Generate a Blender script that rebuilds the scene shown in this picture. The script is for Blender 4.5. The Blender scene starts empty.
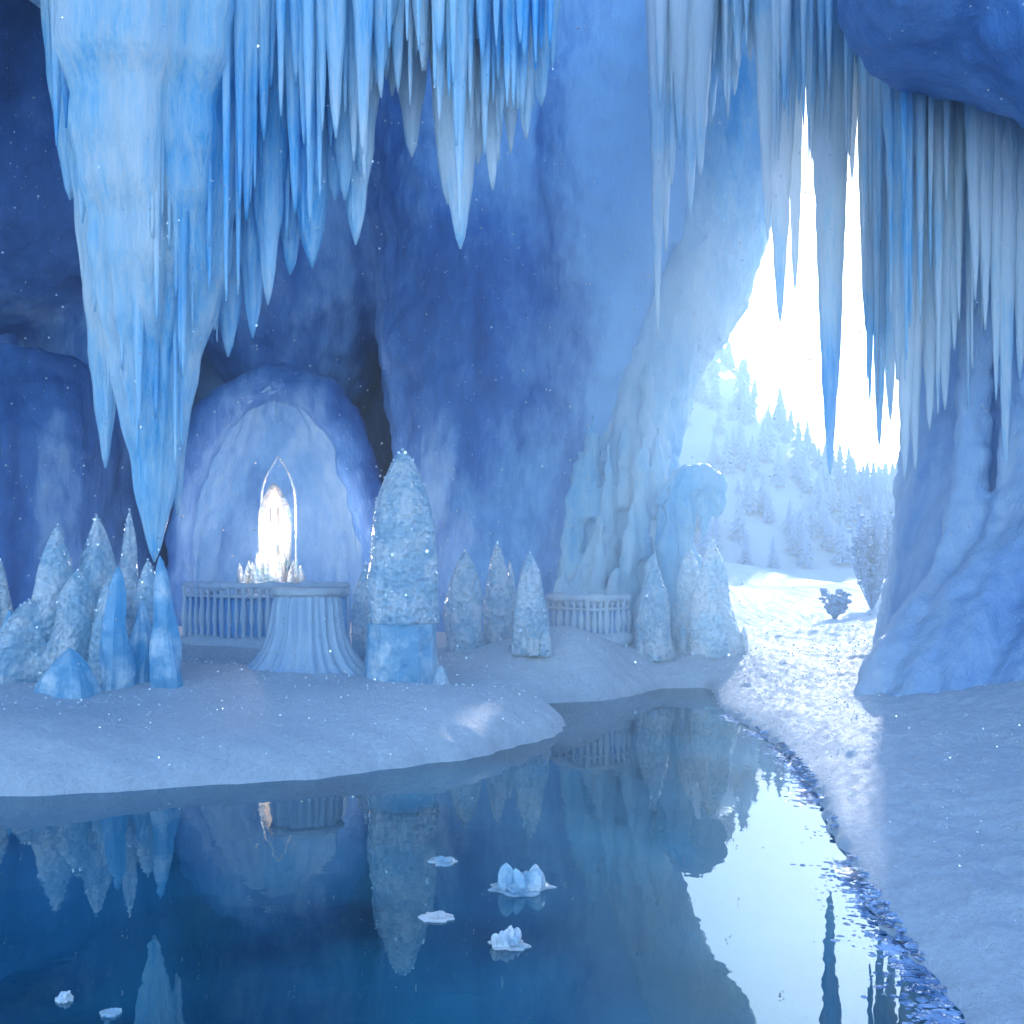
import bpy, math, random
import numpy as np
from mathutils import Vector, noise, Matrix
random.seed(7)
rnd = random.random
def ru(a,b): return a+(b-a)*random.random()
S = bpy.context.scene
CAM_H = 1.8
def pt(u, v, d):
    """survey bearings -> world point standing at distance d (metres) down the cave"""
    return Vector(((u-512)/900*d, d, CAM_H+(560-v)/900*d))

# ---------------------------------------------------------------- materials
def new_mat(name):
    m = bpy.data.materials.new(name); m.use_nodes = True
    nt = m.node_tree
    return m, nt, nt.nodes['Principled BSDF']
def N(nt, t, **kw):
    n = nt.nodes.new(t)
    for k, v in kw.items():
        if k in n.inputs: n.inputs[k].default_value = v
        else: setattr(n, k, v)
    return n
def ramp(nt, stops):
    r = nt.nodes.new('ShaderNodeValToRGB')
    e = r.color_ramp.elements
    while len(e) < len(stops): e.new(0.5)
    for i, (p, c) in enumerate(stops):
        e[i].position = p; e[i].color = (*c, 1)
    return r
def coords(nt, scale=(1,1,1)):
    tc = nt.nodes.new('ShaderNodeTexCoord')
    mp = nt.nodes.new('ShaderNodeMapping'); mp.inputs['Scale'].default_value = scale
    nt.links.new(tc.outputs['Object'], mp.inputs['Vector'])
    return mp.outputs['Vector']
def bump(nt, bsdf, srcs):
    prev = None
    for out, strength, dist in srcs:
        b = nt.nodes.new('ShaderNodeBump')
        b.inputs['Strength'].default_value = strength
        b.inputs['Distance'].default_value = dist
        nt.links.new(out, b.inputs['Height'])
        if prev: nt.links.new(prev, b.inputs['Normal'])
        prev = b.outputs['Normal']
    nt.links.new(prev, bsdf.inputs['Normal'])
    return prev
def mixcol(nt, fac, a, bcol):
    mx = nt.nodes.new('ShaderNodeMix'); mx.data_type='RGBA'
    nt.links.new(fac, mx.inputs[0])
    nt.links.new(a, mx.inputs[6])
    if isinstance(bcol, tuple): mx.inputs[7].default_value=(*bcol,1)
    else: nt.links.new(bcol, mx.inputs[7])
    return mx.outputs[2]
def flecks(nt, col, scale=7.0, size=0.12, c=(0.9,0.95,1.0), amount=.7):
    """frost flecks stuck to the ice"""
    v=coords(nt)
    vo=N(nt,'ShaderNodeTexVoronoi',Scale=scale); nt.links.new(v,vo.inputs['Vector'])
    r=ramp(nt,[(size*.4,(amount,)*3),(size,(0,0,0))]); nt.links.new(vo.outputs['Distance'],r.inputs['Fac'])
    return mixcol(nt, r.outputs['Color'], col, c)
def translucent_mix(nt, b, col, nrm, fac):
    t=nt.nodes.new('ShaderNodeBsdfTranslucent'); nt.links.new(col,t.inputs['Color']); nt.links.new(nrm,t.inputs['Normal'])
    ms=nt.nodes.new('ShaderNodeMixShader'); ms.inputs[0].default_value=fac
    nt.links.new(b.outputs[0],ms.inputs[1]); nt.links.new(t.outputs[0],ms.inputs[2])
    nt.links.new(ms.outputs[0],nt.nodes['Material Output'].inputs['Surface'])

def ice_wall_mat(name, dark, mid, pale, rough=0.34, tl=0.0, stretch=0.35, mouth_glow=None):
    m, nt, b = new_mat(name)
    v = coords(nt, (1,1,stretch))
    n1 = N(nt,'ShaderNodeTexNoise',Scale=0.45,Detail=5.0,Roughness=0.5,Distortion=0.8)
    nt.links.new(v, n1.inputs['Vector'])
    n2 = N(nt,'ShaderNodeTexNoise',Scale=5.0,Detail=8.0,Roughness=0.7)
    nt.links.new(v, n2.inputs['Vector'])
    mx = N(nt,'ShaderNodeMath',operation='MULTIPLY_ADD'); mx.inputs[1].default_value=0.40; 
    nt.links.new(n2.outputs['Fac'], mx.inputs[0]); nt.links.new(n1.outputs['Fac'], mx.inputs[2])
    fac = mx.outputs[0]
    if mouth_glow:   # glow from the open end painted in: colour pales towards the mouth
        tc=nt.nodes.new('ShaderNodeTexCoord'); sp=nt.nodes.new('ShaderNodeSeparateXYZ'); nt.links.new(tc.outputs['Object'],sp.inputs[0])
        mr=nt.nodes.new('ShaderNodeMapRange'); mr.inputs[1].default_value=mouth_glow[0]; mr.inputs[2].default_value=mouth_glow[1]; mr.inputs[3].default_value=0; mr.inputs[4].default_value=mouth_glow[2]
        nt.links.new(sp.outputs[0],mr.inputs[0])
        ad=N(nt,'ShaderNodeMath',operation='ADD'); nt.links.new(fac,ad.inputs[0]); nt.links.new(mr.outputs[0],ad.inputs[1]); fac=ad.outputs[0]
    r = ramp(nt, [(0.52,dark),(0.70,mid),(0.94,pale)])
    nt.links.new(fac, r.inputs['Fac'])
    col = flecks(nt, r.outputs['Color'])
    nt.links.new(col, b.inputs['Base Color'])
    b.inputs['Roughness'].default_value = rough
    v3 = coords(nt, (1,1,0.7))
    n3 = N(nt,'ShaderNodeTexNoise',Scale=26.0,Detail=5.0,Roughness=0.65)
    nt.links.new(v3, n3.inputs['Vector'])
    nr=bump(nt, b, [(n2.outputs['Fac'],0.7,0.12),(n3.outputs['Fac'],0.6,0.025)])
    if tl: translucent_mix(nt,b,col,nr,tl)
    return m
M_wall  = ice_wall_mat('deep_blue_glacier_ice',(0.03,0.12,0.38),(0.08,0.25,0.62),(0.40,0.68,0.98),mouth_glow=(-2.2,2.4,0.30))
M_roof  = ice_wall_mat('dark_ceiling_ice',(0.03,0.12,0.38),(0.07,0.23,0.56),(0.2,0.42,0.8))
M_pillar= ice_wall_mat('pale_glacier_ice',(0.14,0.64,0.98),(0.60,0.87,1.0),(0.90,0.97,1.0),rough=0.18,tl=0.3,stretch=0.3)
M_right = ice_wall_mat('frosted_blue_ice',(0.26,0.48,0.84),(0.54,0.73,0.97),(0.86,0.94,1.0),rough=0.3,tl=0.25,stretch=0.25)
M_frosted = ice_wall_mat('white_frosted_ice',(0.48,0.68,0.93),(0.72,0.86,0.99),(0.94,0.98,1.0),rough=0.22,tl=0.25,stretch=0.25)

def icicle_mat():
    m, nt, b = new_mat('icicle_ice')
    v = coords(nt, (1,1,0.10))
    v1 = coords(nt, (1,1,0.35))
    n1 = N(nt,'ShaderNodeTexNoise',Scale=0.8,Detail=4.0,Roughness=0.55)
    n2 = N(nt,'ShaderNodeTexNoise',Scale=18.0,Detail=5.0,Roughness=0.7)
    nt.links.new(v1,n1.inputs['Vector']); nt.links.new(v, n2.inputs['Vector'])
    mx = N(nt,'ShaderNodeMath',operation='MULTIPLY_ADD'); mx.inputs[1].default_value=0.4
    nt.links.new(n2.outputs['Fac'], mx.inputs[0]); nt.links.new(n1.outputs['Fac'], mx.inputs[2])
    r = ramp(nt,[(0.53,(0.12,0.62,0.97)),(0.65,(0.56,0.85,1.0)),(0.77,(0.93,0.98,1.0))])
    nt.links.new(mx.outputs[0], r.inputs['Fac'])
    col = flecks(nt, r.outputs['Color'], 16.0, .12, (1,1,1), .8)
    nt.links.new(col, b.inputs['Base Color'])
    b.inputs['Roughness'].default_value = 0.08
    b.inputs['IOR'].default_value = 1.7
    v2 = coords(nt,(1,1,0.5))
    n3 = N(nt,'ShaderNodeTexNoise',Scale=22.0,Detail=3.0)
    nt.links.new(v2,n3.inputs['Vector'])
    nr=bump(nt,b,[(n2.outputs['Fac'],0.8,0.04),(n3.outputs['Fac'],0.6,0.015)])
    translucent_mix(nt,b,col,nr,.45)
    return m
M_icicle = icicle_mat()

def crystal_mat(name, clear, frost, vs=14.0, lo=.40, hi=.60, em=0.9, trans=.95, edge=.5, tmin=.15, tl=.42):
    m, nt, b = new_mat(name)
    v = coords(nt)
    vo = N(nt,'ShaderNodeTexVoronoi',Scale=vs); vo.feature='SMOOTH_F1'
    ve = N(nt,'ShaderNodeTexVoronoi',Scale=vs*1.4); ve.feature='F1'
    n1 = N(nt,'ShaderNodeTexNoise',Scale=3.0,Detail=6.0,Roughness=0.7)
    for n in (vo,ve,n1): nt.links.new(v,n.inputs['Vector'])
    r = ramp(nt,[(lo,(0,0,0)),(hi,(1,1,1))]); nt.links.new(n1.outputs['Fac'], r.inputs['Fac'])
    re = ramp(nt,[(0.1,(edge,)*3),(0.35,(0,0,0))]); nt.links.new(ve.outputs['Distance'], re.inputs['Fac'])
    mxx=N(nt,'ShaderNodeMath',operation='MAXIMUM'); nt.links.new(r.outputs['Color'],mxx.inputs[0]); nt.links.new(re.outputs['Color'],mxx.inputs[1])
    rgb=nt.nodes.new('ShaderNodeRGB'); rgb.outputs[0].default_value=(*clear,1)
    col=mixcol(nt,mxx.outputs[0],rgb.outputs[0],frost); nt.links.new(col,b.inputs['Base Color'])
    mr=nt.nodes.new('ShaderNodeMapRange'); mr.inputs[3].default_value=trans; mr.inputs[4].default_value=min(tmin,trans)
    nt.links.new(mxx.outputs[0],mr.inputs[0]); nt.links.new(mr.outputs[0],b.inputs['Transmission Weight'])
    b.inputs['Roughness'].default_value=0.04
    b.inputs['IOR'].default_value=1.6
    nr=bump(nt,b,[(vo.outputs['Distance'],em,0.07),(n1.outputs['Fac'],0.5,0.08)])
    b.inputs['Coat Weight'].default_value=.8; b.inputs['Coat Roughness'].default_value=.03; nt.links.new(nr,b.inputs['Coat Normal'])
    translucent_mix(nt,b,col,nr,tl)
    return m
M_crystal = crystal_mat('pebbled_crystal_ice',(0.62,0.87,1.0),(0.97,0.99,1.0),vs=15,trans=.45,lo=.42,hi=.56,tl=.36)
M_block = crystal_mat('clear_blue_ice',(0.34,0.76,1.0),(0.92,0.98,1.0),vs=4.0,lo=.46,hi=.66,em=.8,edge=.0,trans=.6,tl=.35)
M_rubble = crystal_mat('dark_shore_slush',(0.05,0.14,0.30),(0.45,0.6,0.85),vs=15.0,trans=0.0,tl=.1)

def snow_mat(name, base=(0.88,0.93,0.99), fine=1.0):
    m, nt, b = new_mat(name)
    v = coords(nt)
    n1 = N(nt,'ShaderNodeTexNoise',Scale=2.2,Detail=5.0,Roughness=0.55)
    n2 = N(nt,'ShaderNodeTexNoise',Scale=18.0,Detail=6.0,Roughness=0.65)
    n3 = N(nt,'ShaderNodeTexNoise',Scale=120.0,Detail=3.0,Roughness=0.7)
    for n in (n1,n2,n3): nt.links.new(v,n.inputs['Vector'])
    r = ramp(nt,[(0.3,tuple(c*0.86 for c in base)),(0.65,base)])
    nt.links.new(n2.outputs['Fac'], r.inputs['Fac'])
    nt.links.new(r.outputs['Color'], b.inputs['Base Color'])
    b.inputs['Roughness'].default_value=0.45
    bump(nt,b,[(n1.outputs['Fac'],0.5,0.15),(n2.outputs['Fac'],0.8*fine,0.07),(n3.outputs['Fac'],1.0*fine,0.016)])
    return m
M_snow = snow_mat('snow')

def water_mat():
    m, nt, b = new_mat('pond_water')
    v = coords(nt,(1,1,1))
    n = N(nt,'ShaderNodeTexNoise',Scale=0.5,Detail=3.0,Roughness=0.5)
    nt.links.new(v,n.inputs['Vector'])
    r = ramp(nt,[(0.38,(0.002,0.03,0.06)),(0.7,(0.006,0.13,0.21))])
    nt.links.new(n.outputs['Fac'], r.inputs['Fac'])
    nt.links.new(r.outputs['Color'], b.inputs['Base Color'])
    b.inputs['Roughness'].default_value=0.012
    b.inputs['IOR'].default_value=2.3
    b.inputs['Specular Tint'].default_value=(0.62,0.93,1.0,1)
    n2 = N(nt,'ShaderNodeTexNoise',Scale=2.2,Detail=3.0,Roughness=0.5); nt.links.new(v,n2.inputs['Vector'])
    bump(nt,b,[(n2.outputs['Fac'],0.04,0.05)])
    return m
M_water = water_mat()

# ---------------------------------------------------------------- mesh helpers
def obj_from(name, verts, faces, mat, smooth=True, parent=None):
    me = bpy.data.meshes.new(name)
    me.from_pydata([tuple(v) for v in verts], [], faces)
    me.update()
    if mat: me.materials.append(mat)
    if smooth: me.polygons.foreach_set('use_smooth',[True]*len(me.polygons))
    o = bpy.data.objects.new(name, me); S.collection.objects.link(o)
    if parent: o.parent = parent
    return o
def empty(name, loc=(0,0,0)):
    e = bpy.data.objects.new(name, None); S.collection.objects.link(e)
    e.empty_display_size=0.3
    return e

def resample(pts, n):
    """catmull-rom through tuples"""
    P = [np.array(p,float) for p in pts]
    P = [2*P[0]-P[1]]+P+[2*P[-1]-P[-2]]
    segs = len(P)-3; out=[]
    for i in range(n):
        t = i/(n-1)*segs; k=min(int(t),segs-1); t-=k
        p0,p1,p2,p3 = P[k:k+4]
        out.append(0.5*((2*p1)+(-p0+p2)*t+(2*p0-5*p1+4*p2-p3)*t*t+(-p0+3*p1-3*p2+p3)*t**3))
    return out
class Mesh:
    def __init__(s): s.v=[]; s.f=[]
    def tube(s, path, n=30, seg=20, nz=0.0, nf=1.0, flute=0, fa=0.0, flat=1.0, tip=False):
        """path: (x,y,z,r). Rings perpendicular to the path."""
        R = resample(path, n); base=len(s.v)
        ph = ru(0,6.28)
        for i,p in enumerate(R):
            a = R[max(i-1,0)][:3]; b=R[min(i+1,n-1)][:3]
            t = Vector(b-a).normalized()
            ref = Vector((0,1,0)) if abs(t.y)<0.8 else Vector((1,0,0))
            u = t.cross(ref).normalized(); w = u.cross(t).normalized()
            c = Vector(p[:3]); r=max(p[3],0.002)
            for j in range(seg):
                th = 2*math.pi*j/seg
                d = u*math.cos(th)+w*math.sin(th)*flat
                q = c + d*r
                k = 1.0
                if nz: k += nz*noise.noise(Vector((q.x*nf+ph,q.y*nf,q.z*nf*0.35)))
                if flute: k += fa*math.cos(flute*th+ph)
                s.v.append(c+d*r*k)
            if i:
                o=base+i*seg
                for j in range(seg):
                    j2=(j+1)%seg
                    s.f.append((o-seg+j,o-seg+j2,o+j2,o+j))
        s.f.append(tuple(base+j for j in range(seg))[::-1])
        o=base+(n-1)*seg
        s.f.append(tuple(o+j for j in range(seg)))
    def ball(s, c, r, nu=20, nv=12, nz=0.0, nf=1.0):
        base=len(s.v); c=Vector(c)
        s.v.append(c+Vector((0,0,r[2])))
        for i in range(1,nv):
            ph=math.pi*i/nv
            for j in range(nu):
                th=2*math.pi*j/nu
                d=Vector((math.sin(ph)*math.cos(th)*r[0],math.sin(ph)*math.sin(th)*r[1],math.cos(ph)*r[2]))
                k=1+(nz*noise.noise((c+d)*nf) if nz else 0)
                s.v.append(c+d*k)
        s.v.append(c-Vector((0,0,r[2]))); last=len(s.v)-1
        for j in range(nu):
            j2=(j+1)%nu
            s.f.append((base,base+1+j,base+1+j2))
            s.f.append((last,base+1+(nv-2)*nu+j2,base+1+(nv-2)*nu+j))
        for i in range(nv-2):
            o=base+1+i*nu
            for j in range(nu):
                j2=(j+1)%nu
                s.f.append((o+j,o+nu+j,o+nu+j2,o+j2))
    def box(s, c0, c1):
        b=len(s.v); (x0,y0,z0),(x1,y1,z1)=c0,c1
        s.v += [Vector(p) for p in ((x0,y0,z0),(x1,y0,z0),(x1,y1,z0),(x0,y1,z0),(x0,y0,z1),(x1,y0,z1),(x1,y1,z1),(x0,y1,z1))]
        s.f += [tuple(b+i for i in q) for q in ((0,3,2,1),(4,5,6,7),(0,1,5,4),(1,2,6,5),(2,3,7,6),(3,0,4,7))]
    def make(s,name,mat,smooth=True,parent=None): return obj_from(name,s.v,s.f,mat,smooth,parent)
def P4(u,v,d,rpx):
    p=pt(u,v,d); return (p.x,p.y,p.z,rpx/900*d)

def remesh(o, voxel, disp=(), it=5):
    m=o.modifiers.new('fuse','REMESH'); m.mode='VOXEL'; m.voxel_size=voxel; m.use_smooth_shade=True
    s=o.modifiers.new('soften','SMOOTH'); s.iterations=it; s.factor=0.6
    for i,(tp,size,st) in enumerate(disp):
        tx=bpy.data.textures.new(o.name+'_tex%d'%i,type=tp); tx.noise_scale=size
        if tp=='CLOUDS': tx.noise_depth=3
        d=o.modifiers.new('disp','DISPLACE'); d.texture=tx; d.strength=st; d.texture_coords='LOCAL'; d.mid_level=0.5

# ---------------------------------------------------------------- terrain
pond = [(-16,-8),(-16,6.4),(-8,6.5),(-5,6.75),(-3.9,6.84),(-2.86,7.05),(-1.75,7.4),(-0.6,8.0),(0.1,8.7),(0.5,9.5),(0.55,10.2),
        (0.1,10.6),(-0.7,10.8),(0.1,11.2),(1.05,11.45),(1.6,12.0),(2.1,12.6),(2.75,12.6),(2.6,11.5),(2.5,10.45),(2.58,9.2),(2.5,7.8),
        (2.2,6.3),(2.02,5.4),(1.88,4.6),(1.78,3.8),(1.70,3.4),(1.2,1.0),(0.9,-8)]
pond_s=[tuple(p) for p in resample([(a,b) for a,b in pond],160)]
PA=np.array(pond_s); PB=np.roll(PA,-1,axis=0)
def sdist(X,Y):
    dmin=np.full(X.shape,1e9); ins=np.zeros(X.shape,bool)
    for (ax,ay),(bx,by) in zip(PA,PB):
        ex,ey=bx-ax,by-ay; L=ex*ex+ey*ey+1e-12
        t=np.clip(((X-ax)*ex+(Y-ay)*ey)/L,0,1)
        dmin=np.minimum(dmin,np.hypot(X-ax-t*ex,Y-ay-t*ey))
        c=((ay>Y)!=(by>Y))
        with np.errstate(divide='ignore',invalid='ignore'):
            xi=ex*(Y-ay)/(ey if ey else 1e-12)+ax
        ins^=(c&(X<xi))
    return np.where(ins,-dmin,dmin)
def sst(a,b,x):
    t=np.clip((x-a)/(b-a),0,1); return t*t*(3-2*t)
def height(X,Y):
    d=sdist(X,Y)
    d=d+0.07*np.sin(X*3.1+Y*1.3)*np.sin(Y*2.3)*0.6+0.03*np.sin(X*9.1+Y*7.3)*np.sin(Y*11.3-X*4)
    right=sst(1.9,2.6,X+0.0*Y)*sst(13.2,11.0,Y)+sst(0.8,1.2,X)*sst(7,5,Y)
    right=np.clip(right,0,1)
    w=1.5*(1-right)+0.5*right
    rim=np.sqrt(np.clip(1-(1-np.clip(d/w,0,1))**2,0,1))
    hl=0.46+0.05*np.sin(X*0.9+1)+0.03*np.sin(Y*1.7+X)
    hr=0.10
    z=rim*(hl*(1-right)+hr*right)
    z+=right*np.clip(d,0,8)*0.13
    # second snow tongue behind the first
    z+=0.36*np.exp(-(((X-0.8)/1.0)**2+((Y-12.7)/1.0)**2))*sst(0,0.7,d)
    z+=0.10*np.exp(-(((X+3.2)/1.6)**2+((Y-10.8)/0.9)**2))*sst(0,0.9,d)
    # ground rising outside cave mouth and at the right wall
    z+=sst(14,30,Y)*0.35+np.clip(Y-30,0,60)*0.01
    # drifts flanking the path outside
    z+=0.55*np.exp(-(((X-5.2)/1.5)**2+((Y-25)/3.0)**2))+0.7*np.exp(-(((X-10.5)/2.0)**2+((Y-24)/4.0)**2))+0.9*np.exp(-(((X-8)/3.0)**2+((Y-33)/2.2)**2))
    z+=sst(4.2,9,X)*sst(20,12,Y)*1.0
    hill=14*np.exp(-((X-9.5)/7.5)**2)*sst(34,54,Y)+ 5*np.exp(-((X-27)/9)**2)*sst(30,50,Y)
    z+=hill
    z=np.where(d<0,-0.5*np.clip(-d/0.35,0,1),z)
    return z,d
def gz(x,y):
    z,_=height(np.array([[float(x)]]),np.array([[float(y)]])); return float(z[0,0])
def lines(lo,hi,step,far,g=1.16):
    a=list(np.arange(lo,hi,step)); s=step; x=a[-1]
    while x<far: s*=g; x+=s; a.append(x)
    s=step; x=a[0]; 
    while x>-far: s*=g; x-=s; a.insert(0,x)
    return np.array(a)
xs=lines(-7,9,0.05,700); ys=lines(2.2,17,0.05,700)
X,Y=np.meshgrid(xs,ys)
Z,Dd=height(X,Y)
nx,ny=len(xs),len(ys)
Zf=Z.ravel().copy(); Xf=X.ravel(); Yf=Y.ravel(); Df=Dd.ravel()
for i in range(len(Zf)):
    if Df[i]>0 and -8<Xf[i]<25 and Yf[i]<45:
        k=min(1,Df[i]/0.4)
        rg=1.0 if Xf[i]>1.5 else 0.3
        q=Vector((Xf[i],Yf[i],0))
        Zf[i]+=k*(0.05*noise.noise(q*0.9)+rg*0.026*noise.noise(q*3.1)+rg*0.018*noise.noise(q*6.3)+rg*0.026*noise.noise(q*11))
verts=np.stack([Xf,Yf,Zf],1).tolist()
faces=[(j*nx+i,j*nx+i+1,(j+1)*nx+i+1,(j+1)*nx+i) for j in range(ny-1) for i in range(nx-1)]
obj_from('snow_ground',verts,faces,M_snow)

# water
obj_from('pond_water',[(-17,-9,0),(4,-9,0),(4,14,0),(-17,14,0)],[(0,1,2,3)],M_water,False)

# ---------------------------------------------------------------- cave walls
W=Mesh()
W.box((-24,20.5,-1),(2.4,24,17))
# left side wall
W.tube([(-13,13,-1,2.2),(-12.5,14,6,2.6),(-12,14,16,2.6)],n=20,seg=24,nz=0.2,nf=0.4)
W.tube([P4(-40,700,17,120),P4(-20,480,17.5,130),P4(0,380,18,110)],n=16,seg=24,nz=0.15,nf=0.5)
W.ball(pt(-30,150,17),(3.6,3,3.4),nz=0.15,nf=0.4)
W.tube([P4(115,700,19,60),P4(100,450,19,66),P4(130,200,19.5,80),P4(140,-60,20,90)],n=26,seg=24,nz=0.15,nf=0.5)
# dome mass around niche
W.ball(pt(300,265,20.2),(2.4,2.2,3.9),nz=0.12,nf=0.4)
W.tube([P4(250,-80,19.5,130),P4(270,60,19.8,110),P4(290,180,20.5,80)],n=16,seg=24,nz=0.15,nf=0.4)
# arch round the niche
W.tube([P4(178,650,17.8,14),P4(182,520,17.9,15),P4(210,425,18.1,20),P4(275,384,18.3,25),P4(343,425,18.1,20),P4(372,520,17.9,16),P4(376,650,17.8,16)],n=40,seg=16,nz=0.4,nf=0.8)
# centre wall
W.tube([P4(500,720,18,100),P4(500,500,18.2,105),P4(490,300,18.6,118),P4(470,120,19,110),P4(480,-100,19,120)],n=36,seg=30,nz=0.12,nf=0.5)
W.tube([P4(590,720,17.2,60),P4(585,520,17.2,62),P4(600,330,17.4,85),P4(620,120,17.6,105),P4(630,-100,18,120)],n=36,seg=30,nz=0.12,nf=0.5)
for k in range(12):
    u=ru(410,650); w=ru(8,20)
    W.tube([P4(u+ru(-15,15),700,16.8,w*1.5),P4(u,520,16.9+abs(u-560)*.004,w),P4(u+ru(-5,25),330,17.0,w),P4(u+ru(0,50),120,17.3,w*.8)],n=30,seg=12,nz=.4,nf=.8)
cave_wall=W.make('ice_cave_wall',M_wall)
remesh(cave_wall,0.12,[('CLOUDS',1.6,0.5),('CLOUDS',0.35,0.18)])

# unseen partial roof, added to shade the upper left wall
C=Mesh()
for k in range(8):
    y=8.5+1.9*k; z=1.8+.622*y+2.2
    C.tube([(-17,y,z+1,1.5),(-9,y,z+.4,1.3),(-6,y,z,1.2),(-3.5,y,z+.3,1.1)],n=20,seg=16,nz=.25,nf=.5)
o=C.make('shade_roof',M_roof); remesh(o,.2,[('CLOUDS',1.2,.4)])

# pale concave niche behind the shrine
Nn=Mesh(); c=pt(277,600,17.9); rx,ry,rz=1.98,1.7,5.5; nu,nv=60,50
for i in range(nv+1):
    ph=math.pi/2*i/nv
    for j in range(nu+1):
        th=math.pi*j/nu
        k=1+0.10*noise.noise(Vector((th*1.6,ph*2.0,1)))+0.06*noise.noise(Vector((th*6,ph*3.0,5)))+.03*noise.noise(Vector((th*14,ph*9,5)))
        Nn.v.append(Vector((c.x+math.cos(th)*math.cos(ph)*rx*k,c.y+0.1+math.sin(th)*math.cos(ph)*ry*k,c.z-1.2+math.sin(ph)*rz*(1+.3*(k-1)))))
for i in range(nv):
    for j in range(nu):
        a=i*(nu+1)+j; Nn.f.append((a,a+1,a+nu+2,a+nu+1))
M_niche=ice_wall_mat('niche_ice',(0.07,0.26,0.62),(0.20,0.48,0.86),(0.5,0.76,1.0),stretch=0.6)
Nn.make('ice_niche',M_niche)

# pillar / arch by the mouth
A=Mesh()
A.tube([P4(640,700,16.2,48),P4(636,600,16.2,38),P4(640,480,16.4,34),P4(662,370,16.8,40),P4(715,260,17.2,46),P4(745,120,17.5,50),P4(745,-80,17.8,70)],n=50,seg=24,nz=0.2,nf=0.8)
A.tube([P4(600,700,15.8,36),P4(600,560,16,24),P4(612,430,16.4,26),P4(640,320,16.8,30),P4(680,200,17,40),P4(690,-60,17.2,60)],n=50,seg=24,nz=0.25,nf=0.9)
for k in range(20):
    o=ru(-40,34); w=ru(4.5,9); q=(o/40)**2*.45
    A.tube([P4(625+o*1.5+ru(-10,10),700,15.2+q,w*1.8),P4(622+o*1.2+ru(-8,8),560,15.4+q,w),P4(636+o*0.9+ru(-8,8),440,15.72+q,w),P4(660+o,340,16.0+q,w),P4(700+o*1.1+ru(-8,8),230,16.25+q,w),P4(718+o*1.2,60,16.5+q,w*1.5),P4(720+o*1.3,-80,17,w*2)],n=60,seg=12,nz=0.6,nf=1.6)
# lintel above mouth
A.tube([P4(600,-70,17,90),P4(760,-75,17,90),P4(900,-60,15.5,90),P4(1050,-40,13.5,100)],n=30,seg=24,nz=0.2,nf=0.6)
# lumpy frozen flows at the foot
for (u,v,d,r,h) in [(585,640,15.2,20,95),(612,650,14.6,18,85),(650,660,14.2,20,110),(575,600,15.6,15,150),(605,540,15.2,12,100),(640,520,15.0,11,90),(665,600,14.6,14,120),(560,640,15.1,15,70),(590,480,15.5,10,70),(628,600,14.8,11,100),(655,480,15.2,8,60),(598,600,14.9,10,90),(570,560,15.5,9,90),(645,420,15.6,8,60),(622,470,15.4,8,60)]:
    A.tube([P4(u,v+40,d,r*1.3),P4(u,v,d,r),P4(u+2,v-h*0.5,d,r*0.75),P4(u+4,v-h,d,r*0.15)],n=16,seg=16,nz=0.5,nf=1.8)
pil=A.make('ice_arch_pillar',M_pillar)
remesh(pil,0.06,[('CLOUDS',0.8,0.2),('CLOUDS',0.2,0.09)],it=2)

# right wall
R=Mesh()
R.tube([(7.4,12.5,-1,2.4),(7.2,12.6,1.2,2.0),(7.0,12.8,3.2,1.5),(7.0,12.8,5.5,1.3),(7.2,12.6,8,1.6),(7.2,12.5,13,2.4)],n=40,seg=30,nz=0.15,nf=0.6)
R.tube([(9.6,9.5,-1,2.9),(9.2,10,3,2.6),(9.0,10,7,2.6),(9,10,13,2.8)],n=30,seg=30,nz=0.15,nf=0.5)
for k in range(26):
    x=5.8+k*0.15; y=12.2-k*0.19; s=ru(-.15,.25)
    R.tube([(x-1.7-0.05*k+ru(-.4,.4),y-1.9-s,-0.3,ru(.2,.34)),(x-1.2+ru(-.2,.2),y-1.45-s,0.8,ru(.16,.3)),(x-0.5+ru(-.1,.1),y-1.0-s*.7,1.9,ru(.12,.24)),(x+0.02,y-0.6-s*.5,3.3,ru(.09,.2)),(x+0.2,y-0.35,6,0.16),(x+.2,y-.1,8.5,.3)],n=44,seg=14,nz=0.8,nf=1.2)
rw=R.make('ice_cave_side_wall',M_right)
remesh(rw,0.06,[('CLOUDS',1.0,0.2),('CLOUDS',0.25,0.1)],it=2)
R=Mesh()
R.ball((6.9,9.6,8.1),(2.2,2.2,2.0),nz=0.3,nf=0.6)
R.ball((5.8,9.6,9.2),(2.2,2.2,2.0),nz=0.3,nf=0.6); R.ball((8.2,9.4,7.4),(2,2,2),nz=0.3,nf=0.6)
o=R.make('overhanging_ice_boulder',M_roof); remesh(o,.09,[('CLOUDS',1.0,0.3),('CLOUDS',0.25,0.08)])

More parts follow.
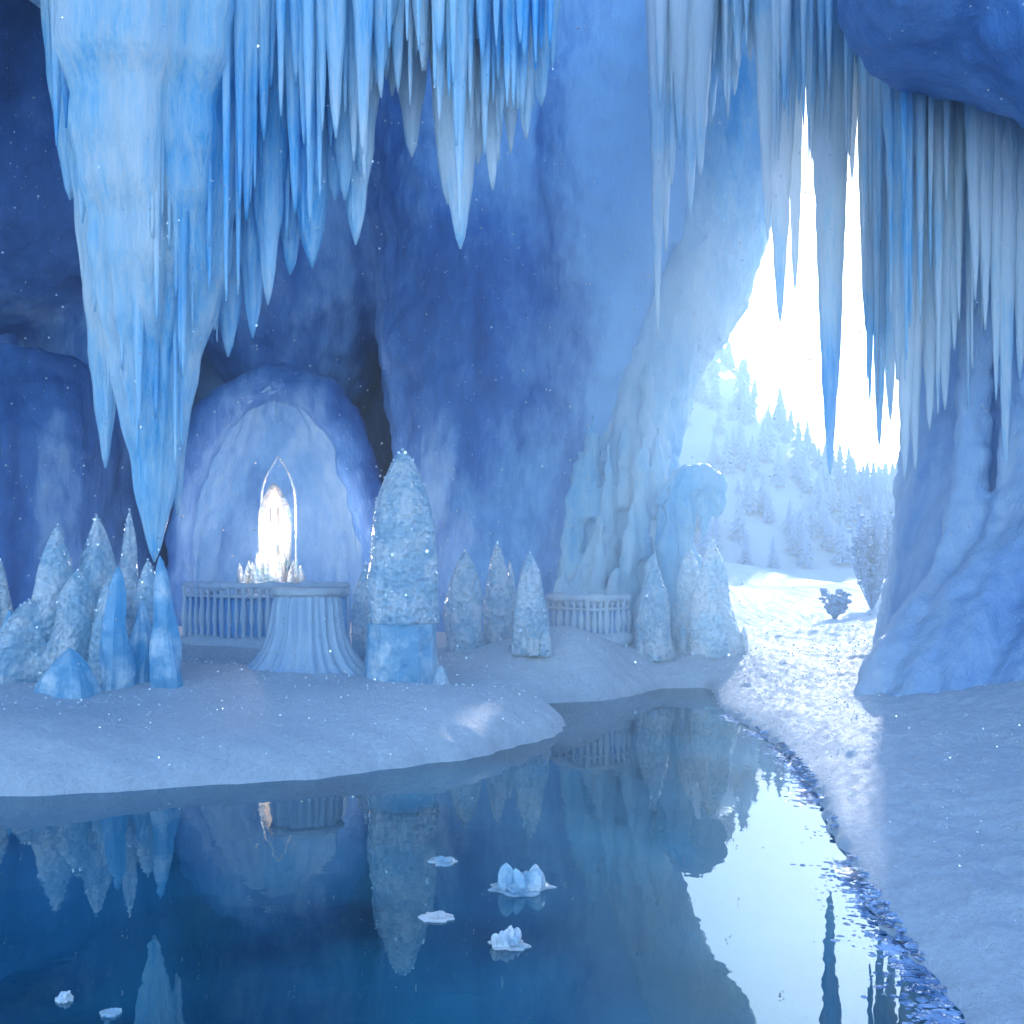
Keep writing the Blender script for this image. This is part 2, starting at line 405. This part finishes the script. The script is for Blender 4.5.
# ---------------------------------------------------------------- icicles
def icicle(Ms, u, vtip, d, r0, ztop=None, bend=0.0, seg=12, n=None):
    tip=pt(u,vtip,d); zt=ztop if ztop else 7.9
    L=zt-tip.z; n=n or max(14,int(L*9)); base=len(Ms.v); ph=ru(0,50); fl=random.choice((3,4,5))
    pw=ru(0.62,0.85)
    for i in range(n):
        t=i/(n-1)       # 0 tip
        z=tip.z+L*t
        r=r0*(t**pw)+0.008
        r*=1+0.10*noise.noise(Vector((ph,z*2.6,0)))+0.06*math.sin(z*11+ph)*(1-t)
        cx=tip.x+bend*(t**1.5)+0.06*r0*noise.noise(Vector((ph,z*0.8,3)))
        for j in range(seg):
            th=2*math.pi*j/seg
            k=1+0.30*noise.noise(Vector((math.cos(th)*1.6+ph,math.sin(th)*1.6,z*0.22)))+0.10*math.cos(fl*th+ph)
            if r0>.6: k+=0.16*noise.noise(Vector((math.cos(th)*6+ph,math.sin(th)*6,z*0.3)))
            Ms.v.append(Vector((cx+math.cos(th)*r*k,tip.y+math.sin(th)*r*k*0.9,z)))
        if i:
            o=base+i*seg
            for j in range(seg):
                j2=(j+1)%seg; Ms.f.append((o-seg+j,o-seg+j2,o+j2,o+j))
    Ms.f.append(tuple(base+j for j in range(seg))[::-1])
    o=base+(n-1)*seg; Ms.f.append(tuple(o+j for j in range(seg)))

env=[(50,190),(75,160),(88,300),(104,460),(118,400),(128,430),(155,520),(176,500),(200,380),(228,350),(252,335),(268,300),(290,275),(312,262),(336,190),(356,240),(378,110),(392,95),(412,155),(430,70),(460,245),(478,160),(493,188),(510,152),(526,138),(540,105),(553,70)]
ex=[e[0] for e in env]; ey=[e[1] for e in env]
I=Mesh()
main=[(105,468,9.0,.42),(126,430,8.8,.3),(155,562,8.6,.95),(178,515,8.8,.45),(228,357,9.0,.40),(215,330,8.7,.4),(252,338,9.0,.36),(268,305,8.8,.3),(312,268,9,.48),(290,275,9.1,.3),(335,200,8.9,.3),(356,245,9.0,.36),(345,200,8.8,.25),(412,157,9.1,.22),(392,96,9.1,.2),(460,249,9,.36),(448,205,9,.25),(478,165,9.1,.2),(493,190,9,.24),(510,153,9.1,.2),(526,139,9,.19),(541,106,9,.17),(552,70,9,.12),(88,300,9.1,.3),(70,200,9.2,.3)]
for u,v,d,r in main: icicle(I,u,v,d,r,seg=64 if r>.6 else 20)
for k in range(420):
    u=ru(56,550); e=np.interp(u,ex,ey); f=1-0.75*rnd()**0.9
    icicle(I,u,e*f-5,ru(8.2,9.6),ru(.035,.13),seg=8)
for k in range(22):
    u=ru(90,205); icicle(I,155+(u-155)*.8,ru(180,440)-abs(u-155)*1.2,8.05+abs(u-150)*.006,ru(.04,.09),seg=8)
I.tube([(-5.0,9.1,8.3,0.75),(-3,9,8.2,1.0),(-1,9.1,8.2,0.8),(0.7,9.2,8.3,0.5)],n=30,seg=20,nz=0.3,nf=0.9)
GL=[]   # anchor points for frost glitter
GL+=[v for v in random.sample(I.v,2000) if v.z<7.4]
I.make('icicle_curtain',M_icicle)

I2=Mesh()
for u,v,r in [(658,335,.2),(672,185,.22),(690,218,.26),(700,175,.26),(666,250,.18),(712,120,.26),(680,150,.26),(735,95,.22),(722,80,.26),(750,60,.22)]:
    icicle(I2,u,v,13.5+ru(-.4,.4),r,ztop=11.2,seg=14)
for k in range(90):
    u=ru(655,765); icicle(I2,u,ru(4,80)+ru(0,120)*(1-(u-655)/110),13.6+ru(-.6,.6),ru(.04,.13),ztop=11.2,seg=8)
I2.tube([(1.9,13.6,11.3,0.5),(3.0,13.6,11.4,0.7),(4.3,13.6,11.4,0.6),(6.5,13.3,11.4,.6)],n=20,seg=16,nz=0.3,nf=0.9)
I2.make('icicle_curtain',M_icicle)
I3=Mesh()
for u,v,r in [(780,322,.26),(795,290,.16),(768,240,.22),(830,475,.28),(822,300,.18),(838,380,.16),(852,180,.16),(870,400,.18),(866,330,.16),(879,445,.2),(812,160,.18),(844,230,.12),(890,420,.24),(905,480,.26),(880,350,.2),(930,430,.26),(915,470,.22),(945,410,.26),(965,440,.26),(898,380,.26),(955,350,.26)]:
    icicle(I3,u,v,11.6+ru(-.3,.3) if u>895 else 13.2,r,ztop=10.4,seg=14)
for k in range(120):
    u=ru(772,985) ; icicle(I3,u,ru(30,170) if u<865 else ru(100,430),(12.9 if u<890 else 11.5)+ru(-.5,.5),ru(.035,.11),ztop=10.6,seg=8)
I3.make('icicle_curtain',M_icicle)
I4=Mesh()
for u,v,r in [(1006,490,.18),(985,330,.18),(996,400,.16),(975,300,.18),(1020,380,.18),(1040,420,.2)]:
    icicle(I4,u,v,11.0,r,ztop=9.6,seg=12)
I4.make('icicle_curtain',M_icicle)

# ---------------------------------------------------------------- ice crystals
def bullet(Ms, x, y, zb, h, r, lean=(0,0), seg=14, n=22, p=2.4, q=0.8, nz=0.18):
    base=len(Ms.v); ph=ru(0,50); sides=random.choice((5,6,7))
    for i in range(n):
        t=i/(n-1); rr=r*max(1e-3,(1-t**p))**q + 0.004
        for j in range(seg):
            th=2*math.pi*j/seg
            a=(th+ph)%(2*math.pi/sides)-math.pi/sides
            fac=math.cos(math.pi/sides)/math.cos(a)
            k=(0.6+0.4*fac)*(1+nz*noise.noise(Vector((math.cos(th)*1.3+ph,math.sin(th)*1.3,t*h*1.8))))
            Ms.v.append(Vector((x+lean[0]*t+rr*k*math.cos(th),y+lean[1]*t+rr*k*math.sin(th),zb+h*t)))
        if i:
            o=base+i*seg
            for j in range(seg):
                j2=(j+1)%seg; Ms.f.append((o-seg+j,o-seg+j2,o+j2,o+j))
    Ms.f.append(tuple(base+j for j in range(seg))[::-1]); o=base+(n-1)*seg; Ms.f.append(tuple(o+j for j in range(seg)))

def place_crystal(u, vbase_dist, vtop, rpx, with_block=False, p=2.6, extra=()):
    d=vbase_dist; x=(u-512)/900*d; zb=gz(x,d)-0.08; top=pt(u,vtop,d).z; r=rpx/900*d
    e=empty('ice_crystal')
    if with_block:
        B=Mesh(); B.tube([(x,d,zb,r*1.06),(x,d,zb+0.4,r*1.03),(x,d,zb+0.78,r*1.0)],n=14,seg=12,nz=0.14,nf=1.5)
        B.make('base_block',M_block,False,e)
        C=Mesh(); bullet(C,x,d,zb+0.785,top-zb-0.785,r*1.0,seg=32,n=50,p=2.8,q=.70,nz=0.12); C.make('spire',M_crystal,True,e)
        GL.extend(random.sample(C.v,450))
    else:
        C=Mesh(); bullet(C,x,d,zb,top-zb,r,seg=20,n=30,p=p,nz=.35); C.make('spire',M_crystal,True,e)
        GL.extend(random.sample(C.v,110))
    C=Mesh()
    for k in range(5): bullet(C,x+ru(-1,1)*r*1.2,d-ru(-.3,.9)*r,zb,ru(.06,.16 if with_block else .3)*(top-zb),r*ru(.15,.35),seg=8,n=10)
    C.make('foot_shards',M_crystal,True,e)
    return e
place_crystal(403,10.6,450,36,True)
place_crystal(366,12.2,563,15)
place_crystal(465,12.6,551,21)
place_crystal(497,13.2,543,15)
place_crystal(530,12.0,553,19)
place_crystal(510,13.6,562,10)
place_crystal(712,13.6,538,28,p=1.6)
place_crystal(690,14.2,548,18)
place_crystal(655,13.2,562,18)

def cluster(name, items, mat_mix=True):
    e=empty(name); C=Mesh(); B=Mesh()
    for (u,d,vt,rp,lx,bl) in items:
        x=(u-512)/900*d; zb=gz(x,d)-0.1; top=pt(u,vt,d).z; r=rp/900*d
        bullet(B if bl else C,x-lx,d,zb,top-zb,r,lean=(lx,0),seg=24,n=34,p=2.6 if not bl else 1.8,nz=0.5)
    GL.extend(random.sample(C.v,min(len(C.v),1000)))
    C.make('frosted_spires',M_crystal,True,e); B.make('blue_spires',M_block,False,e)
cluster('ice_crystal_cluster',[(58,10.2,525,22,0.15,0),(97,10.4,515,20,0.0,0),(130,10.6,510,13,0.05,0),(30,10.0,600,32,.2,0),(78,10.0,570,26,.1,0),(110,9.9,580,24,0,0),(148,10.2,560,16,0,0),
   (118,9.6,566,16,0.05,1),(160,9.7,556,16,-0.1,1),(70,9.2,648,26,0,1),(142,9.9,600,14,0,1)])
cluster('ice_crystal_cluster',[(0,10.6,560,14,0,0),(-22,10.5,540,22,0,0),(-60,10.5,500,26,0,0),(10,10.0,610,16,0,1)])

# ---------------------------------------------------------------- altar (fluted stump)
def fluted(Ms,x,y,prof,flutes,fa,seg=160):
    base=len(Ms.v)
    for i,(r,z,am) in enumerate(prof):
        for j in range(seg):
            th=2*math.pi*j/seg
            k=1+fa*am*abs(math.sin(flutes*th/2+.8*noise.noise(Vector((math.cos(th)*2,math.sin(th)*2,0)))))+am*0.14*noise.noise(Vector((math.cos(th)*5,math.sin(th)*5,z)))
            Ms.v.append(Vector((x+r*k*math.cos(th),y+r*k*math.sin(th)*0.8,z)))
        if i:
            o=base+i*seg
            for j in range(seg):
                j2=(j+1)%seg; Ms.f.append((o-seg+j,o-seg+j2,o+j2,o+j))
    o=base+(len(prof)-1)*seg; Ms.f.append(tuple(o+j for j in range(seg)))
e=empty('ice_altar'); ax,ay=pt(307,600,10.9).x,10.9; zb=gz(ax,ay)-0.05; zt=pt(307,588,10.9).z
C=Mesh(); hh=zt-zb
fluted(C,ax,ay,[(.74,zb,1),(.66,zb+.05*hh,1.0),(.56,zb+.14*hh,1),(.47,zb+.28*hh,1),(.41,zb+.45*hh,1),(.38,zb+.65*hh,1),(.37,zb+.8*hh,1),(.37,zb+.9*hh,.6),(.38,zb+.93*hh,0)],26,0.15)
GL.extend(random.sample(C.v,150))
C.make('fluted_body',M_frosted,True,e)
C=Mesh(); fluted(C,ax,ay,[(.38,zt-.09,.3),(.44,zt-.08,.3),(.45,zt-.03,.3),(.42,zt,.3)],12,0)
C.make('slab_top',M_snow,True,e)

# ---------------------------------------------------------------- balustrades
def balustrade(u0,u1,d0,d1,vtop,n):
    e=empty('ice_balustrade'); top=pt(0,vtop,(d0+d1)/2).z
    a=Vector(((u0-512)/900*d0,d0,0)); b=Vector(((u1-512)/900*d1,d1,0))
    rail=Mesh(); post=Mesh(); path=[]
    for i in range(9):
        t=i/8; p=a.lerp(b,t); p.y-=0.6*math.sin(math.pi*t)
        path.append((p.x,p.y,top,0.06))
    rail.tube(path,n=60,seg=10,nz=0.9,nf=4); rail.tube([(x,y,top-0.16,0.03) for x,y,z,r in path],n=30,seg=8,nz=0.6,nf=4)
    zb=min(gz(a.x,a.y),gz(b.x,b.y))
    rail.tube([(x,y,zb+0.08,0.12) for x,y,z,r in path],n=30,seg=10,nz=0.4,nf=4)
    R=resample(path,n)
    for x,y,z,r in R:
        k=ru(.7,1.3)
        post.tube([(x,y,zb,.05),(x,y,zb+(top-zb)*.3,.03*k),(x,y,zb+(top-zb)*.5,.05*k),(x,y,zb+(top-zb)*.75,.03*k),(x,y,top,.05)],n=12,seg=8,nz=.6,nf=4)
    rail.make('rails',M_frosted,True,e); post.make('balusters',M_frosted,True,e)
    P=Mesh(); 
    P.tube([(x,y+.06,(zb+top)/2-.05,(top-zb)*.42) for x,y,z,r in path],n=30,seg=8,nz=.1,nf=3,flat=.12); P.make('ice_panel',M_niche,True,e)
balustrade(185,348,14.4,14.4,585,22)
balustrade(548,628,13.9,13.6,597,14)

# ---------------------------------------------------------------- glowing shrine in niche
def emis(name,col,st):
    m,nt,b=new_mat(name); b.inputs['Emission Color'].default_value=(*col,1); b.inputs['Emission Strength'].default_value=st
    b.inputs['Base Color'].default_value=(*col,1)
    n=N(nt,'ShaderNodeTexNoise',Scale=9.0,Detail=5.0); v=coords(nt,(1,1,.5)); nt.links.new(v,n.inputs['Vector'])
    mr=nt.nodes.new('ShaderNodeMapRange'); mr.inputs[1].default_value=.3; mr.inputs[2].default_value=.7; mr.inputs[3].default_value=st*.35; mr.inputs[4].default_value=st*1.3
    nt.links.new(n.outputs['Fac'],mr.inputs[0]); nt.links.new(mr.outputs[0],b.inputs['Emission Strength'])
    return m
M_flame=emis('candle_flame',(1,.75,.5),12)
M_window=emis('candlelit_ice',(1,.74,.60),.8)
sh=empty('candle_shrine'); sd=16.2; c=pt(274,583,sd); sx=c.x; z0=c.z-0.05
C=Mesh()
C.tube([(sx,sd,-.2,.75),(sx,sd,z0-.25,.62),(sx,sd,z0-.05,.7)],n=12,seg=18,nz=.2,nf=2); C.make('pedestal',M_frosted,True,sh)
C=Mesh()
for k in range(90):
    a=ru(0,6.28); rr=ru(.05,.6); bullet(C,sx+rr*math.cos(a),sd-.1+rr*.6*math.sin(a),z0-.1,ru(.3,.95)*(1-.9*rr)+.1,ru(.03,.09),seg=7,n=8)
C.make('crystal_pile',M_crystal,True,sh)
def lancet(Ms,w,h,y0,y1,zb):
    out=[]
    for i in range(9): out.append((w,h*.55*i/8))
    for i in range(1,13):
        t=i/12; out.append((w*math.cos(t*math.pi/2)**.8 if t<1 else 0.0,h*.55+h*.45*math.sin(t*math.pi/2)**1.15 if t<1 else h))
    prof=out+[(-x,z) for x,z in out[::-1][1:]]
    b=len(Ms.v); m=len(prof)
    for y in (y0,y1):
        for x,z in prof: Ms.v.append(Vector((sx+x,y,zb+z)))
    Ms.f.append(tuple(b+i for i in range(m))); Ms.f.append(tuple(b+m+i for i in range(m))[::-1])
    for i in range(m): Ms.f.append((b+i,b+m+i,b+m+(i+1)%m,b+(i+1)%m))
C=Mesh(); lancet(C,.20,1.4,sd+.02,sd+.09,z0+.4); C.make('lit_window',M_window,False,sh)
C=Mesh()
for (w,h,r,yo) in ((.24,1.75,.05,.03),(.32,2.25,.018,.3)):
    for s in (-1,1):
        C.tube([(sx+s*w,sd+yo,z0,r),(sx+s*w,sd+yo,z0+h*.62,r),(sx+s*w*.75,sd+yo,z0+h*.86,r),(sx+s*w*.03,sd+yo,z0+h*1.05,r*.6)],n=24,seg=8,nz=.8,nf=6)
for s in (-.07,.07): C.tube([(sx+s,sd,z0+.3,.018),(sx+s,sd,z0+1.4,.012)],n=4,seg=6)
C.make('pointed_frame',M_crystal,True,sh)
C=Mesh(); F=Mesh()
for (dx,dy,h,r) in ((.05,-.25,.5,.045),(-.2,-.2,.42,.04),(.2,-.2,.38,.04)):
    C.tube([(sx+dx,sd+dy,z0,r),(sx+dx,sd+dy,z0+h*.5,r),(sx+dx,sd+dy,z0+h,r*.9)],n=6,seg=10)
    F.tube([(sx+dx,sd+dy,z0+h+.02,.01),(sx+dx,sd+dy,z0+h+.08,.032),(sx+dx,sd+dy,z0+h+.2,.003)],n=10,seg=8)
C.make('candles',M_window,True,sh); F.make('flames',M_flame,True,sh)
for (dz,dy,pw) in ((1.2,.5,190),(.7,-.7,55)):
    L=bpy.data.lights.new('candle_light','POINT'); L.energy=pw; L.color=(1,.84,.76); L.shadow_soft_size=.25
    lo=bpy.data.objects.new('candle_light',L); lo.location=(sx,sd+dy,z0+dz); lo.parent=sh; S.collection.objects.link(lo)

# ---------------------------------------------------------------- floating ice
def floe(u,v,r,kind):
    d=1620/(v-560); x=(u-512)/900*d
    C=Mesh()
    n=22; ph=ru(0,50)
    for z,k in ((-.02,.9),(.006,1.0),(.012,.9)):
        for j in range(n):
            th=2*math.pi*j/n; rr=r*k*(1+.6*noise.noise(Vector((math.cos(th)*2.0+ph,math.sin(th)*2,0))))
            C.v.append(Vector((x+rr*math.cos(th),d+rr*.8*math.sin(th),z)))
    for i in (1,2):
        for j in range(n):
            j2=(j+1)%n; C.f.append(((i-1)*n+j,(i-1)*n+j2,i*n+j2,i*n+j))
    C.f.append(tuple(2*n+j for j in range(n)))
    for k in range(12 if kind else 7): bullet(C,x+ru(-.5,.5)*r,d+ru(-.4,.4)*r,0,(ru(.3,1.0) if kind else ru(.08,.35))*r,r*ru(.18,.4),lean=(ru(-.3,.3)*r,0),seg=7,n=8,nz=.6,p=3)
    C.make('floating_ice',M_crystal,False)
for a in ((443,862,.09,0),(520,888,.16,1),(436,918,.08,0),(508,945,.08,1),(64,1000,.035,1),(112,1014,.04,0)): floe(*a)

# slush along the shore
C=Mesh(); cnt=0
while cnt<2200:
    i=random.randrange(len(PA)); a=Vector(PA[i]); b=Vector(PB[i]); p=a.lerp(b,rnd())
    if not (p.x>1.4 and 3<p.y<11.0): continue
    if rnd()> (b-a).length*3: continue
    if noise.noise(Vector((p.x*1.5,p.y*1.5,4)))<-.05+.25*rnd()-.15: continue
    cnt+=1
    off=-abs(random.gauss(0,.11))+.03
    x=p.x+off; y=p.y+ru(-.05,.05); s=ru(.005,.022)*(1 if off>-.1 else .6)
    C.ball((x,y,max(0,gz(x,y))),(s*ru(.8,2.2),s*1.2,s*ru(.15,.35)),nu=7,nv=4,nz=.8,nf=30)
C.make('shore_slush',M_rubble,False)

# ---------------------------------------------------------------- outside: frosted forest, shrubs
M_frost=snow_mat('frosted_foliage',(0.42,0.62,0.88),1.0)
F=Mesh()
def conifer(x,y,h):
    zb=gz(x,y)-.2; F.tube([(x,y,zb,h*.03),(x,y,zb+h*.5,h*.02),(x,y,zb+h,.01)],n=4,seg=5)
    L=8
    for i in range(L):
        t=i/L; z=zb+h*(.1+.85*t); r=h*.26*(1-t)**.8; n=9; b=len(F.v); F.v.append(Vector((x,y,z+h*.16)))
        for j in range(n*2):
            th=math.pi*j/n+ru(-.15,.15); rr=r*(ru(.7,1.2) if j%2 else ru(.4,.75))
            F.v.append(Vector((x+rr*math.cos(th),y+rr*math.sin(th),z-(ru(0,.08)*h if j%2 else -.02*h))))
        for j in range(n*2): F.f.append((b,b+1+j,b+1+(j+1)%(n*2)))
for k in range(620):
    y=ru(36,60); x=ru(4,36)*y/50
    conifer(x,y,ru(1.0,2.6))
F.make('frosted_pine_forest',M_frost,False)
def shrub(x,y,h,n,spread=.5,name='snowy_shrub'):
    C=Mesh(); zb=gz(x,y)
    for k in range(n):
        a=ru(0,6.28); l=h*ru(.4,1); q=rnd()**.6; dx,dy=math.cos(a)*h*spread*q,math.sin(a)*h*spread*q
        C.tube([(x,y,zb-.05,.018),(x+dx*.6,y+dy*.6,zb+l*.5,.014),(x+dx,y+dy,zb+l,.006)],n=6,seg=4)
        for qq in range(7):
            t=ru(.3,1); s=ru(.03,.075); C.ball((x+dx*t+ru(-.08,.08),y+dy*t+ru(-.08,.08),zb+l*t+ru(-.05,.05)),(s,s,s*.7),nu=6,nv=4,nz=.7,nf=9)
    C.make(name,M_frost,False)
shrub(6.6,18.4,.6,26); shrub(8.2,20.5,2.4,90,.22); shrub(9.6,22.5,1.5,60,.4); shrub(5.0,22,.4,20)
# draped ice boulder near the arch
C=Mesh()
q=pt(690,500,15); x=q.x
C.tube([(x-.3,15,-.3,.6),(x-.3,15,.9,.36),(x-.3,15,1.6,.28),(x-.28,15,2.4,.3),(x-.25,15,2.9,.3),(x-.2,15,3.3,.12)],n=30,seg=20,nz=.6,nf=2.0)
C.tube([(x-.3,15,2.6,.3),(x-.05,14.95,3.12,.28),(x+.3,14.9,3.05,.2),(x+.45,14.9,2.75,.12),(x+.42,14.9,2.45,.04)],n=24,seg=14,nz=.5,nf=3)
C.tube([(x-.1,15.1,-.3,.4),(x+.05,15.1,.9,.26),(x+.08,15.1,1.7,.15),(x+.1,15.1,2.1,.03)],n=20,seg=14,nz=.6,nf=3)
for k in range(9):
    xx=x+ru(-.5,.42); C.tube([(xx,14.9,2.9,.08),(xx,14.9,2.5,.045),(xx,14.9,ru(1.9,2.4),.012)],n=8,seg=8)
q2=C.make('draped_ice_formation',M_pillar); remesh(q2,.035,[('CLOUDS',.3,.16),('CLOUDS',.1,.05)],it=2)

# drifting snow flakes in the cave air
C=Mesh()
for k in range(700):
    y=ru(6,17); x=ru(-.58,.58)*y; z=ru(.6,1.8+.6*y); s=ru(.0006,.0014)*y
    C.ball((x,y,z),(s,s,s),nu=5,nv=4)
C.make('falling_snow',M_snow)
# frost glitter: tiny plate crystals standing on snow and ice
m_gl,ntg,bg=new_mat('frost_plates'); bg.inputs['Base Color'].default_value=(.97,.99,1,1); bg.inputs['Roughness'].default_value=.08; bg.inputs['Metallic'].default_value=.5
C=Mesh()
def plate(p,s):
    n=Vector((ru(-1,1),ru(-1,1),ru(-.2,1))).normalized(); a=n.orthogonal().normalized(); b=n.cross(a); k=len(C.v)
    for i in range(6):
        t=i*math.pi/3; C.v.append(p+(a*math.cos(t)+b*math.sin(t))*s)
    C.f.append(tuple(range(k,k+6)))
for k in range(4600):
    y=3+11*rnd()**.7; x=ru(-.6,.6)*y; z=gz(x,y)
    if z<.03: continue
    plate(Vector((x,y,z+.014)),ru(.0005,.0013)*y)
for v in GL: plate(v+Vector((0,-.014,.005)),ru(.0007,.0018)*v.y)
C.make('frost_glitter',m_gl,False)

# ---------------------------------------------------------------- mist
def mist(name,c0,c1,dens,g,col):
    m=bpy.data.materials.new(name); m.use_nodes=True; nt=m.node_tree; nt.nodes.remove(nt.nodes['Principled BSDF'])
    vs=nt.nodes.new('ShaderNodeVolumePrincipled'); vs.inputs['Color'].default_value=(*col,1); vs.inputs['Density'].default_value=dens; vs.inputs['Anisotropy'].default_value=g
    nt.links.new(vs.outputs[0],nt.nodes['Material Output'].inputs['Volume'])
    C=Mesh(); C.box(c0,c1); C.make(name,m,False)
mist('mist',(-6,19,-2),(60,66,17),.012,.45,(.52,.78,1))
mist('mist',(-14,4,-2),(14,18.99,11.5),.026,.6,(.62,.84,1))

# ---------------------------------------------------------------- light
EL=math.radians(23); AZ=math.radians(24.5)   # azimuth from +Y towards +X
w=bpy.data.worlds.new('World'); S.world=w; w.use_nodes=True; nt=w.node_tree
sky=nt.nodes.new('ShaderNodeTexSky'); sky.sky_type='NISHITA'; sky.sun_disc=False; sky.sun_elevation=EL; sky.sun_rotation=AZ
sky.ozone_density=4; sky.dust_density=.4
nt.links.new(sky.outputs[0],nt.nodes['Background'].inputs['Color']); nt.nodes['Background'].inputs['Strength'].default_value=.62
L=bpy.data.lights.new('sun','SUN'); L.energy=4.2; L.angle=math.radians(1.5); L.color=(1,.98,.96)
so=bpy.data.objects.new('sun',L); S.collection.objects.link(so)
dirv=Vector((math.sin(AZ)*math.cos(EL),math.cos(AZ)*math.cos(EL),math.sin(EL)))
so.rotation_euler=dirv.to_track_quat('Z','Y').to_euler(); so.location=(20,40,30)

cam=bpy.data.cameras.new('camera'); co=bpy.data.objects.new('camera',cam); S.collection.objects.link(co)
co.location=(0,0,CAM_H); co.rotation_euler=(math.radians(90),0,0); cam.lens=36*900/1024; cam.shift_y=48/1024; cam.clip_end=3000; cam.clip_start=.05
S.camera=co
S.view_settings.view_transform='Standard'; S.view_settings.look='None'; S.view_settings.exposure=0
